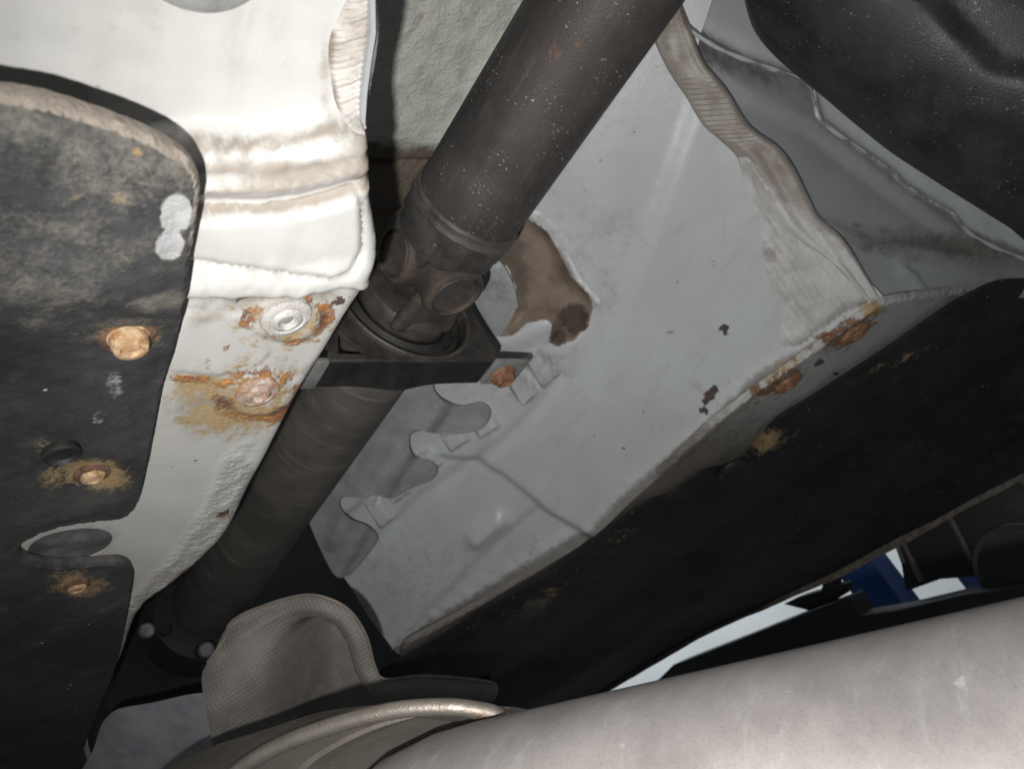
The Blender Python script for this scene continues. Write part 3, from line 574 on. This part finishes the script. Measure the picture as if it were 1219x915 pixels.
# added black backdrop standing in for the dark engine bay ahead of the tunnel
sheet('dark_backdrop', [(-1.2, -.65), (.80, -.65), (.80, 1.4), (-1.2, 1.4)], Plane((.5, 1.75, .25), (0, 1, 0), (1, 0, 0)), M_GEAR, body, .05, lambda x, y, db: .02 * wob(x, y, 30, 4), .01, k=1, px=False)

# ------------------------------------------------------------------ black liner close by
PLN = Plane((0, .08, .2185), (0, 0, 1))
EDGE = [(-200, 92), (-60, 98), (0, 108), (50, 116), (110, 134), (165, 154), (206, 174), (230, 194), (238, 216), (236, 245), (231, 280), (225, 312), (221, 355), (213, 392), (205, 425), (194, 458), (186, 500), (174, 560), (166, 592), (156, 608), (138, 616), (100, 620), (66, 626), (36, 638), (24, 650), (28, 661), (44, 668), (72, 671), (110, 669), (142, 668), (156, 674), (159, 686), (155, 712), (148, 750), (141, 782), (128, 818), (114, 850), (100, 890), (88, 940)]
LOUT = EDGE + [(-160, 970), (-220, 500)]
def h_ln(x, y, db):
    h = .0012 * wob(x, y, 35, 3) + .0010 * wob(x, y, 7, 5) + .0022 * sst(db, .004, .016)
    h = h + .0045 * sst(y + .08 * x, 400, 330) 
    h = h - .0165 * sst(y + .15 * x, 360, 520) - .001
    return h - .003 * spots(x, y, [(118, 598, 50, 18, 0, 1), (98, 727, 50, 18, 0, 1), (157, 418, 40, 24, 0, 1)]) + .0005 * wob(x, y, 2.2, 8)
LATT = dict(dust=lambda x, y, db: spots(x, y, [(130, 190, 150, 60, 10, .5), (60, 300, 90, 120, 0, .45), (190, 360, 40, 20, 0, .8), (150, 395, 70, 12, 0, .55), (100, 420, 60, 10, 0, .45), (40, 140, 90, 50, 0, .5), (140, 215, 20, 30, 0, .6), (100, 760, 120, 60, 0, .1)]),
    pale=lambda x, y, db: spots(x, y, [(206, 245, 20, 24, 0, .95), (198, 282, 17, 18, 0, .95), (145, 490, 22, 30, 20, .48), (125, 525, 16, 24, 20, .48), (80, 568, 14, 12, 0, .5), (130, 613, 30, 5, 0, .42)]),
    ochre=lambda x, y, db: spots(x, y, [(160, 420, 40, 24, 0, .7), (118, 597, 46, 16, 0, .9), (75, 600, 30, 14, 0, .6), (148, 596, 24, 14, 0, .6), (72, 568, 22, 16, 0, .5), (100, 727, 38, 14, 0, .85), (95, 412, 20, 6, 0, .5), (160, 172, 8, 6, 0, .7), (140, 222, 14, 16, 0, .5), (90, 225, 14, 8, 0, .4), (60, 290, 20, 10, 0, .35)]),
    edge=lambda x, y, db: sst(db, .0036, .0018) * sst(y, 330, 250) + .5 * sst(db, .002, .0008) * sst(y, 230, 330))
lin = thing('underbody_liner', 'dirty black felt liner with rounded corner, notch and rusty fixings', 'liner', PLN.at(60, 400))
sheet('liner_sheet', LOUT, PLN, M_FELT, lin, .0019, h_ln, .0045, attrs=LATT, k=4, roll=.0025)
def stud(p, mats, r, hh, par, nn=28):
    lathe('washer', [(r * 1.5, -.005), (r * 1.5, .0003), (r * 1.35, .0009), (r * .9, .0010)], p, (.0, .05, -1), M_RUSTD, par, 28, wobble=.02)
    o = lathe('fixing', [(r * 1.12, -.006), (r * 1.12, .0006), (r * 1.05, .0012), (r, .0016), (r * .98, hh * .7), (r * .86, hh * .95), (r * .6, hh), (r * .45, hh * .8), (r * .2, hh * .82), (0, hh * .85)], p, (.0, .05, -1), mats, par, nn, angle=30)
    return o
def on_liner(x, y, d=0):
    return PLN.at(x, y) + PLN.n * (float(h_ln(np.array([x * 1.]), np.array([y * 1.]), np.array([.1]))[0]) + d)
stud(on_liner(158, 420, .0012), M_ORANGE, .0076, .0080, lin)
stud(on_liner(118, 598, .0010), M_ORANGE, .0058, .0038, lin, 6)
stud(on_liner(98, 728, .0010), M_ORANGE, .0052, .0028, lin)
lathe('rivet', [(.0085, -.002), (.0085, .002), (.007, .003), (.0055, .0012), (0, .001)], on_liner(80, 568), (0, 0, -1), M_BLACK, lin, 28)

# ------------------------------------------------------------------ black liner on the far side
E1 = [(1300, 330), (1219, 334), (1185, 338), (1150, 354), (1120, 372), (1060, 414), (1010, 446), (960, 478), (925, 500), (905, 522), (885, 545), (862, 556), (835, 564), (800, 588), (765, 602), (722, 632), (690, 655), (640, 690), (590, 716), (548, 744), (515, 766), (470, 790), (440, 810)]
PE = Plane((0, 0, .2255), (0, 0, 1)); PEo = Plane((1.33, 0, 0), (1, 0, 0))
e1 = np.array([PE.at(*p) for p in smooth(E1)]); e2b = np.array([PS.at(*p) for p in smooth(E2)]) + [-.004, 0, -.004]
lf = thing('underbody_liner', 'long smooth black liner under the sill, beyond the tunnel wall', 'liner', (1.0, .5, .2))
def h_far(u, v, x, y):
    return .010 * sst(v, 0, .05) - .012 * bell(v - .35, .08) + .010 * bell(v - .62, .10) + .004 * wob(x, y, 25, 3) + .0016 * wob(x, y, 6, 5) * bell(v - .03, .06)
strip('liner_sheet', e1, e2b, M_LINER, lf, 160, 50, h_far, .004, (-.25, 0, -1), dict(ochre=lambda x, y: spots(x, y, [(1010, 432, 60, 5, -30, .75), (1070, 420, 40, 5, -28, .6), (905, 524, 26, 8, -32, .75), (940, 510, 30, 5, -30, .5), (650, 700, 26, 6, -32, .6), (740, 632, 24, 6, -30, .55), (575, 735, 20, 4, -30, .4)]), dust=lambda x, y: spots(x, y, [(640, 710, 40, 10, -32, .5)]), edge=lambda x, y: 0 * x))
lathe('fixing', [(.020, 0), (.020, .004), (.016, .005), (.012, .003), (0, .003)], PE.at(868, 552) + [0, 0, -.004], (0, 0, -1), M_BLACK, lf, 28)

# ------------------------------------------------------------------ propeller shaft
AX, AZ, SR = .385, .382, .0425
YD = (0, 1, 0)
def A(y, dx=0, dz=0): return np.array([AX + dx, y, AZ + dz])
sh = thing('propeller_shaft', 'dusty black two-piece propeller shaft with universal joint, running along the tunnel', 'shaft', A(.4))
lathe('tube', [(SR - .003, -.45), (SR, -.45), (SR, .268), (SR - .003, .268)], A(0), YD, M_SHAFT, sh, 96)
lathe('weld_ring', [(SR - .001, .266), (SR + .0012, .267), (SR + .0016, .2695), (SR - .0005, .2715), (SR + .0022, .273), (SR + .0026, .277), (SR + .0005, .279), (SR - .001, .279)], A(0), YD, M_RING, sh, 96)
lathe('yoke_collar', [(SR - .002, .277), (SR + .0008, .279), (SR + .0008, .291), (SR - .001, .294), (SR - .001, .303), (SR - .005, .310), (.020, .314), (0, .314)], A(0), YD, M_CAST, sh, 72)
def ear(name, axis, y0, y1, par, w0=.040, rr=.029, off=.026, th=.015):
    """one fork ear: a rounded plate standing off the shaft axis"""
    ax = np.array(axis, float); e2_ = np.array([0, 1., 0]); e1_ = np.cross(e2_, ax); s = 1 if y1 > y0 else -1
    c = y1 - s * rr; a = [(-w0, y0), (-w0 * .95, y0 + s * .010)]
    arc = [(-rr * math.cos(t), c + s * rr * math.sin(t)) for t in np.linspace(-.15, math.pi + .15, 18)]
    pts = a + arc + [(w0 * .95, y0 + s * .010), (w0, y0)]
    return prism(name, pts, th, A(0) + ax * off, e1_, e2_, M_CAST, par, .0058, 4)
yk = mesh('yoke', *(lambda: ([A(.3, .01 * i, .01 * j) for i in (-1, 1) for j in (-1, 1)] + [A(.31, .01 * i, .01 * j) for i in (-1, 1) for j in (-1, 1)], [(0, 1, 3, 2), (4, 6, 7, 5), (0, 2, 6, 4), (1, 5, 7, 3), (0, 4, 5, 1), (2, 3, 7, 6)]))(), M_CAST, sh)
def boss(ax, par, rr, z):
    b = lathe('boss', [(rr, .020), (rr, z - .006), (rr * .965, z - .002), (rr * .88, z), (rr * .80, z + .0004), (rr * .76, z - .0010), (rr * .74, z - .0030)], A(.325), ax, M_CAST2, par, 48)
    lathe('bearing_cap', [(rr * .735, z - .006), (rr * .72, z - .0026), (rr * .66, z - .0012), (rr * .55, z - .0018), (.006, z - .0026), (0, z - .0024)], A(.325), ax, M_CAST, par, 40)
for sx in (-1, 1):
    e = ear('yoke_ear', (sx, 0, 0), .286, .349, yk, .030, .0215, .0235, .0125); boss((sx, 0, 0), e, .0240, .0400)
fk = lathe('joint_yoke', [(0, .360), (.028, .360), (.038, .364), (.0405, .370), (.0405, .380), (.036, .386), (.034, .39), (.034, .46)], A(0), YD, M_CAST, sh, 60)
for sz in (-1, 1):
    e = ear('yoke_ear', (0, 0, sz), .378, .300, fk, .031, .0225, .0235, .0125); boss((0, 0, sz), e, .0262, .0425)
for ax in ((1, 0, 0), (0, 0, 1)):
    lathe('cross_trunnion', [(.0125, -.032), (.0125, .032)], A(.325), ax, M_RING, sh, 28)
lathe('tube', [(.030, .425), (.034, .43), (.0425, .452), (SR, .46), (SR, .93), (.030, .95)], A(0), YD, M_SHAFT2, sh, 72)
lathe('flange', [(.03, .945), (.058, .955), (.062, .965), (.062, 1.0), (.05, 1.02), (0, 1.02)], A(0), YD, M_GEAR, sh, 48)
for k in range(6):
    t = math.radians(60 * k + 12); lathe('bolt', [(.008, .0), (.008, .008), (.006, .010), (0, .010)], A(.956, .050 * math.cos(t), .050 * math.sin(t)), (0, -1, 0), M_GEAR, sh, 6)

# ------------------------------------------------------------------ centre bearing bracket
YB = .380; PB = Plane((0, YB, 0), YD, (1, 0, 0))
def BP(x, y): p = PB.at(x, y); return (p[0], p[2])
br = thing('bearing_bracket', 'black pressed steel bracket with triangular windows holding the shaft bearing', 'bracket', A(YB, 0, -.05))
lo = [BP(392, 431), BP(588, 427)]; zb = (lo[0][1] + lo[1][1]) / 2; xl = lo[0][0]; xr = lo[1][0]
RI, RO = .0600, .0655
def arc(r, a, b, n): return [(AX + r * math.cos(math.radians(t)), AZ + r * math.sin(math.radians(t))) for t in np.linspace(a, b, n)]
web = [(xl, zb), (xr, zb), BP(592, 419), BP(576, 392), BP(560, 362), (AX + .0665, AZ + .004)] + arc(RI, 3, -183, 36) + [(AX - .0665, AZ + .004), BP(410, 356), BP(398, 384), BP(391, 420)]
TRI = [[BP(403, 394), BP(403, 420), BP(436, 421)], [BP(554, 404), BP(545, 421), BP(573, 420)]]
prism('web', web, .004, (0, YB + .004, 0), (1, 0, 0), (0, 0, 1), M_WEB, br, .0007, 1, TRI)
dep = .031
strip('bottom_plate', np.array([(x, YB + .0042, zb) for x in np.linspace(xl, xr, 30)]), np.array([(x, YB + dep, zb) for x in np.linspace(xl, xr, 30)]), M_BLACK, br, 30, 8, lambda u, v, x, y: .006 * bell(u - .45, .16) * sst(v, .5, 1), .003, (0, 0, -1))
lathe('bearing_ring', [(RI - .001, .0), (RI - .0006, -.0025), (RI + .0004, -.0032), (RI + .0022, -.0032), (RI + .003, -.0022), (RI + .003, .002), (RI + .0008, .004), (RI + .0008, .030), (RI - .001, .030), (RI - .001, .0)], A(YB - .001), YD, M_CAST, br, 64)
lathe('rubber_boot', [(RI - .002, .026), (.0585, .012), (.056, .004), (.053, .002), (.050, .006), (.0475, .004), (.045, .000), (.0425, .002), (.041, .010), (.0345, .012)], A(YB), YD, M_RUBBER, br, 64)
tb = [BP(584, 427), BP(623, 427)]
for s in (-1, 1):
    x0 = xr + .0004 if s > 0 else xl - .040; w = .0396
    p = prism('mounting_tab', [(0, 0), (w, 0), (w, dep - .004), (w - s * .0, dep), (0, dep)] if s > 0 else [(0, 0), (w, 0), (w, dep), (0, dep)], .0055, (x0, YB - .002, zb - .004), (1, 0, 0), (0, 1, 0), M_ZINC, br, .0015, 2)
    bx = x0 + w * (.42 if s > 0 else .5)
    if s > 0: lathe('bolt', [(.0125, -.001), (.0125, .002), (.0095, .0035), (.0088, .0085), (.007, .0095), (.004, .0075), (0, .0075)], (bx, YB + dep * .48, zb - .004), (0, 0, -1), M_RUSTY, p, 24, wobble=.03)

# ------------------------------------------------------------------ scalloped heat shield on the tunnel wall
PH = Plane(PW.o + PW.n * .024, WN)
SHL = [(470, 440), (512, 448), (516, 464), (526, 476), (548, 484), (572, 480), (583, 488), (580, 502), (566, 512), (530, 516), (500, 512), (488, 518), (487, 532), (494, 544), (512, 549), (520, 558), (514, 570), (490, 580), (466, 592), (448, 588), (430, 592), (412, 590), (404, 596), (406, 608), (420, 620), (438, 627), (449, 640), (440, 656), (420, 680), (410, 686), (396, 680), (372, 630), (362, 600), (352, 560), (400, 480), (440, 440)]
h_shd = lambda x, y, db: .007 * bell(pdist(x, y, [(470, 470), (440, 560), (400, 640)])[0], 14) + .004 * bell(pdist(x, y, [(530, 470), (490, 530), (440, 590)])[0], 7) - .012 * sst(pdist(x, y, [(540, 470), (470, 570), (400, 690)])[1], 2, -12) + .0012 * wob(x, y, 14, 3)
hs = sheet('heat_shield', SHL, PH, M_ALU, None, .0042, h_shd, .0018, k=3)
hx = [on(PH, h_shd, *p) for p in smooth(SHL, 5, True)[5:160]]
tube('edge_highlight', hx, .0010, M_ZINC, hs, 8)  # thin light tube added as the highlight along the shield's edge
tag(hs, 'dull aluminium heat shield with scalloped edge on the tunnel wall', 'heat shield')

# ------------------------------------------------------------------ fuel tank
TK = [(870, -140), (882, -40), (892, 8), (906, 36), (936, 68), (985, 108), (1030, 146), (1076, 182), (1132, 218), (1180, 248), (1225, 276), (1320, 330), (1500, 200), (1400, -160)]
PT = Plane(ray(1080, 100) * .62, M @ np.array([.30, -.28, 1.0]), (1, 0, 0))
tk = sheet('fuel_tank', TK, PT, M_TANK, None, .007, lambda x, y, db: .075 * (1 - np.exp(-db / .045)) - .010 * sst(sdist(x, y, [(960, -40), (1090, 20), (1160, 90), (1300, 110), (1330, -60)]), -12, 14) + .0014 * wob(x, y, 26, 3) - .002 * bell(pdist(x, y, [(1118, -2), (1140, 16)])[0], 2.5) - .0016 * bell(pdist(x, y, [(1098, 62), (1125, 40)])[0], 3), .05, k=4, back=1)
tag(tk, 'black plastic fuel tank with scuffed rounded flank', 'fuel tank')

# ------------------------------------------------------------------ embossed shield above the exhaust
PX = Plane(ray(400, 800) * .66, M @ np.array([.12, -.25, 1.0]), (1, 0, 0))
XS = [(240, 812), (246, 790), (262, 768), (276, 738), (318, 719), (360, 708), (388, 711), (416, 726), (436, 756), (446, 792), (458, 808), (500, 804), (550, 807), (586, 812), (593, 822), (584, 836), (540, 848), (500, 870), (420, 905), (330, 960), (262, 960), (252, 880)]
def h_xs(x, y, db):
    rim = [(276, 738), (318, 719), (360, 708), (388, 711), (416, 726), (436, 756), (446, 792), (458, 808), (500, 804), (586, 812)]
    d = pdist(x, y, rim)[0]
    h = .055 * bell(np.minimum(x - 285, 0), 60) * bell(np.maximum(x - 285, 0), 58) * sst(y, 700, 800) - .045 * sst(d, 22, 46) * sst(x, 330, 380)
    return h + .004 * bell(d - 12, 7) + .0012 * wob(x, y, 16, 4) - .02 * sst(db, .01, 0) * 0
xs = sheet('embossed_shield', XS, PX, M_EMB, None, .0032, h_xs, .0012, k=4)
tube('hem', [on(PX, h_xs, *p) for p in smooth([(247, 788), (262, 767), (277, 738), (318, 719), (360, 708), (388, 711), (416, 726), (436, 756), (446, 792), (458, 808), (500, 804), (550, 807), (586, 812)], 4)], .0013, M_HEM, xs, 10)
tag(xs, 'embossed sheet metal heat shield, brown and dusty, curling over the exhaust', 'heat shield')

# ------------------------------------------------------------------ exhaust in the foreground
ex = thing('exhaust_pipe', 'wide pale dusty exhaust pipe with a pressed rim at its end', 'exhaust', ray(800, 900) * .3)
p0 = ray(600, 1045) * .335; p1 = ray(1330, 912) * .285
a = (p1 - p0) / np.linalg.norm(p1 - p0); RX = .0640
lathe('pipe', [(RX * .55, -.085), (RX * .72, -.070), (RX * .90, -.045), (RX * .98, -.02), (RX, 0), (RX * 1.0, .15), (RX * 1.0, .45)], p0, a, M_EXH, ex, 120, wobble=.003)
# flared rim: a flange disc seen edge on, in front of the pipe's far end
rc = ray(500, 1000) * .40; rn = M @ np.array([-.55, -.62, .35])
RM = smooth([(235, 960), (285, 915), (335, 886), (400, 862), (470, 845), (530, 841), (568, 845), (592, 852), (600, 875)], 6)
PQ = Plane(ray(470, 880) * .385, M @ np.array([.1, -.35, 1.0]), (1, 0, 0))
rm = np.array([PQ.at(*p) for p in RM])
tube('rim', rm, .0042, M_EXR, ex, 14)
RM2 = smooth([(330, 975), (355, 930), (400, 898), (455, 874), (520, 858), (570, 855), (610, 866)], 6)
strip('rim_face', rm, np.array([PQ.at(*p) for p in RM2]) + PQ.n * -.006, M_EXR, ex, 70, 14, lambda u, v, x, y: -.006 * np.sin(v * math.pi) + .003 * bell(v - .45, .10), .002, PQ.n)
RM3 = smooth([(440, 1010), (470, 950), (520, 915), (580, 892), (630, 884), (650, 890)], 6)
strip('end_cap', np.array([PQ.at(*p) for p in RM2]) + PQ.n * -.006, np.array([PQ.at(*p) for p in RM3]) + PQ.n * -.02, M_EXR, ex, 60, 10, lambda u, v, x, y: -.004 * np.sin(v * math.pi), .002, PQ.n)
OUT = smooth([(120, 990), (190, 925), (245, 893), (310, 872), (380, 850), (440, 842), (500, 838), (560, 842)], 6)
PQ2 = Plane(ray(400, 880) * .47, M @ np.array([.1, -.35, 1.0]), (1, 0, 0))
strip('cone', np.array([PQ2.at(*p) for p in OUT]), rm, M_EXR, ex, 60, 10, lambda u, v, x, y: .010 * np.sin(v * math.pi), .002, PQ.n)

# ------------------------------------------------------------------ gearbox at the front of the tunnel
gx = thing('gearbox', 'dark gearbox housing lost in shadow behind the shaft end', 'gearbox', A(1.2, 0, -.05))
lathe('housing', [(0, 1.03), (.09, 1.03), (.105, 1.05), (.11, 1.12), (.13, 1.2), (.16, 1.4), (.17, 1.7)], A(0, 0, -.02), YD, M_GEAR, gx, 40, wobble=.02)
lathe('cross_tube', [(.030, -.35), (.030, .45)], (.38, 1.02, .20), (1, .1, 0), M_GEAR, gx, 24)
for (qx, qy) in ((175, 750), (246, 773)):
    lathe('bolt', [(.009, -.004), (.009, .004), (.007, .006), (0, .006)], ray(qx, qy) * .90, -ray(qx, qy), M_DULL, gx, 18)
PG = Plane(ray(190, 860) * .72, M @ np.array([.1, -.5, 1.0]), (1, 0, 0))
gs = sheet('splash_guard', [(96, 960), (112, 890), (130, 850), (180, 838), (250, 826), (300, 850), (300, 960)], PG, M_ALU, None, .008, lambda x, y, db: .006 * wob(x, y, 25, 2), .002)
tag(gs, 'dim grey sheet metal guard in the shadow beside the embossed shield', 'guard')

# ------------------------------------------------------------------ workshop beyond the car
def setting(o): o['kind'] = 'structure'; return o
def boxm(name, c, s, mat, parent=None, bev=.006):
    return prism(name, [(-s[0] / 2, -s[1] / 2), (s[0] / 2, -s[1] / 2), (s[0] / 2, s[1] / 2), (-s[0] / 2, s[1] / 2)], s[2], (c[0], c[1], c[2] - s[2] / 2), (1, 0, 0), (0, 1, 0), mat, parent, bev)
setting(boxm('workshop_floor', (1.5, 1.5, -1.55), (9, 9, .1), M_GFLOOR, None, 0))
setting(boxm('workshop_wall', (4.6, 2.0, .5), (.1, 8, 4), M_GWALL, None, 0))
PP = Plane((2.0, 0, 0), (1, 0, 0)); PP2 = Plane((1.8, 0, 0), (1, 0, 0))
def YZ(pl, x, y): p = pl.at(x, y); return (p[1], p[2])
lp = thing('lift_post', 'blue steel car lift post standing against the white workshop wall', 'lift post', (2.05, .97, -1.5))
pc = PP.at(1030, 690)
boxm('column', (2.04, pc[1], .2), (.10, .10, 3.4), M_BLUE, lp); boxm('back_channel', (2.12, pc[1] + .075, .2), (.05, .05, 3.4), M_BLUE, lp); boxm('base_plate', (2.05, pc[1], -1.49), (.3, .3, .02), M_BLUE, lp)
lc = thing('lift_carriage', 'black grease-streaked lift carriage beside the blue post', 'lift carriage', (1.85, .7, 0))
prism('carriage_plate', [YZ(PP2, *p) for p in ((1046, 640), (1100, 600), (1180, 570), (1230, 600), (1240, 690), (1100, 700), (1058, 715))], .10, (1.90, 0, 0), (0, 1, 0), (0, 0, 1), M_LIFT, lc, .004)
for (x0, y0, x1, y1) in ((1072, 636, 1100, 690), (1130, 610, 1160, 665), (1068, 640, 1078, 668)):
    a0, a1 = PP2.at(x0, y0), PP2.at(x1, y1); tube('guide_rod', [a0 + [-.01, 0, 0], a1 + [-.01, 0, 0]], .006, M_RING, lc, 12)
lathe('roller', [(0, -.06), (.07, -.06), (.08, -.05), (.08, .05), (.07, .06), (0, .06)], PP2.at(1222, 668) + [-.03, 0, 0], (1, .2, 0), M_LIFT, lc, 36)
la = thing('car_lift', 'long black lift arm reaching under the sill below the white wall', 'car lift', (1.6, 1.3, 0))
PA = Plane((1.62, 0, 0), (1, 0, 0))
prism('arm', [YZ(PA, *p) for p in ((768, 818), (790, 796), (862, 768), (945, 735), (1002, 714), (1014, 738), (1062, 730), (1140, 712), (1240, 700), (1240, 760), (1000, 790), (760, 850))], .08, (1.66, 0, 0), (0, 1, 0), (0, 0, 1), M_LIFT, la, .004)
prism('pad_bracket', [YZ(PA, *p) for p in ((912, 728), (930, 719), (958, 711), (962, 685), (974, 680), (972, 706), (985, 704), (985, 716), (950, 738))], .05, (1.70, 0, 0), (0, 1, 0), (0, 0, 1), M_LIFT, la, .003)
tag(boxm('blue_cabinet', np.array([2.6, PP.at(1190, 690)[1] + .1, -.675]), (.3, .30, 1.65), M_BLUE), 'blue steel cabinet standing behind the lift carriage', 'cabinet')
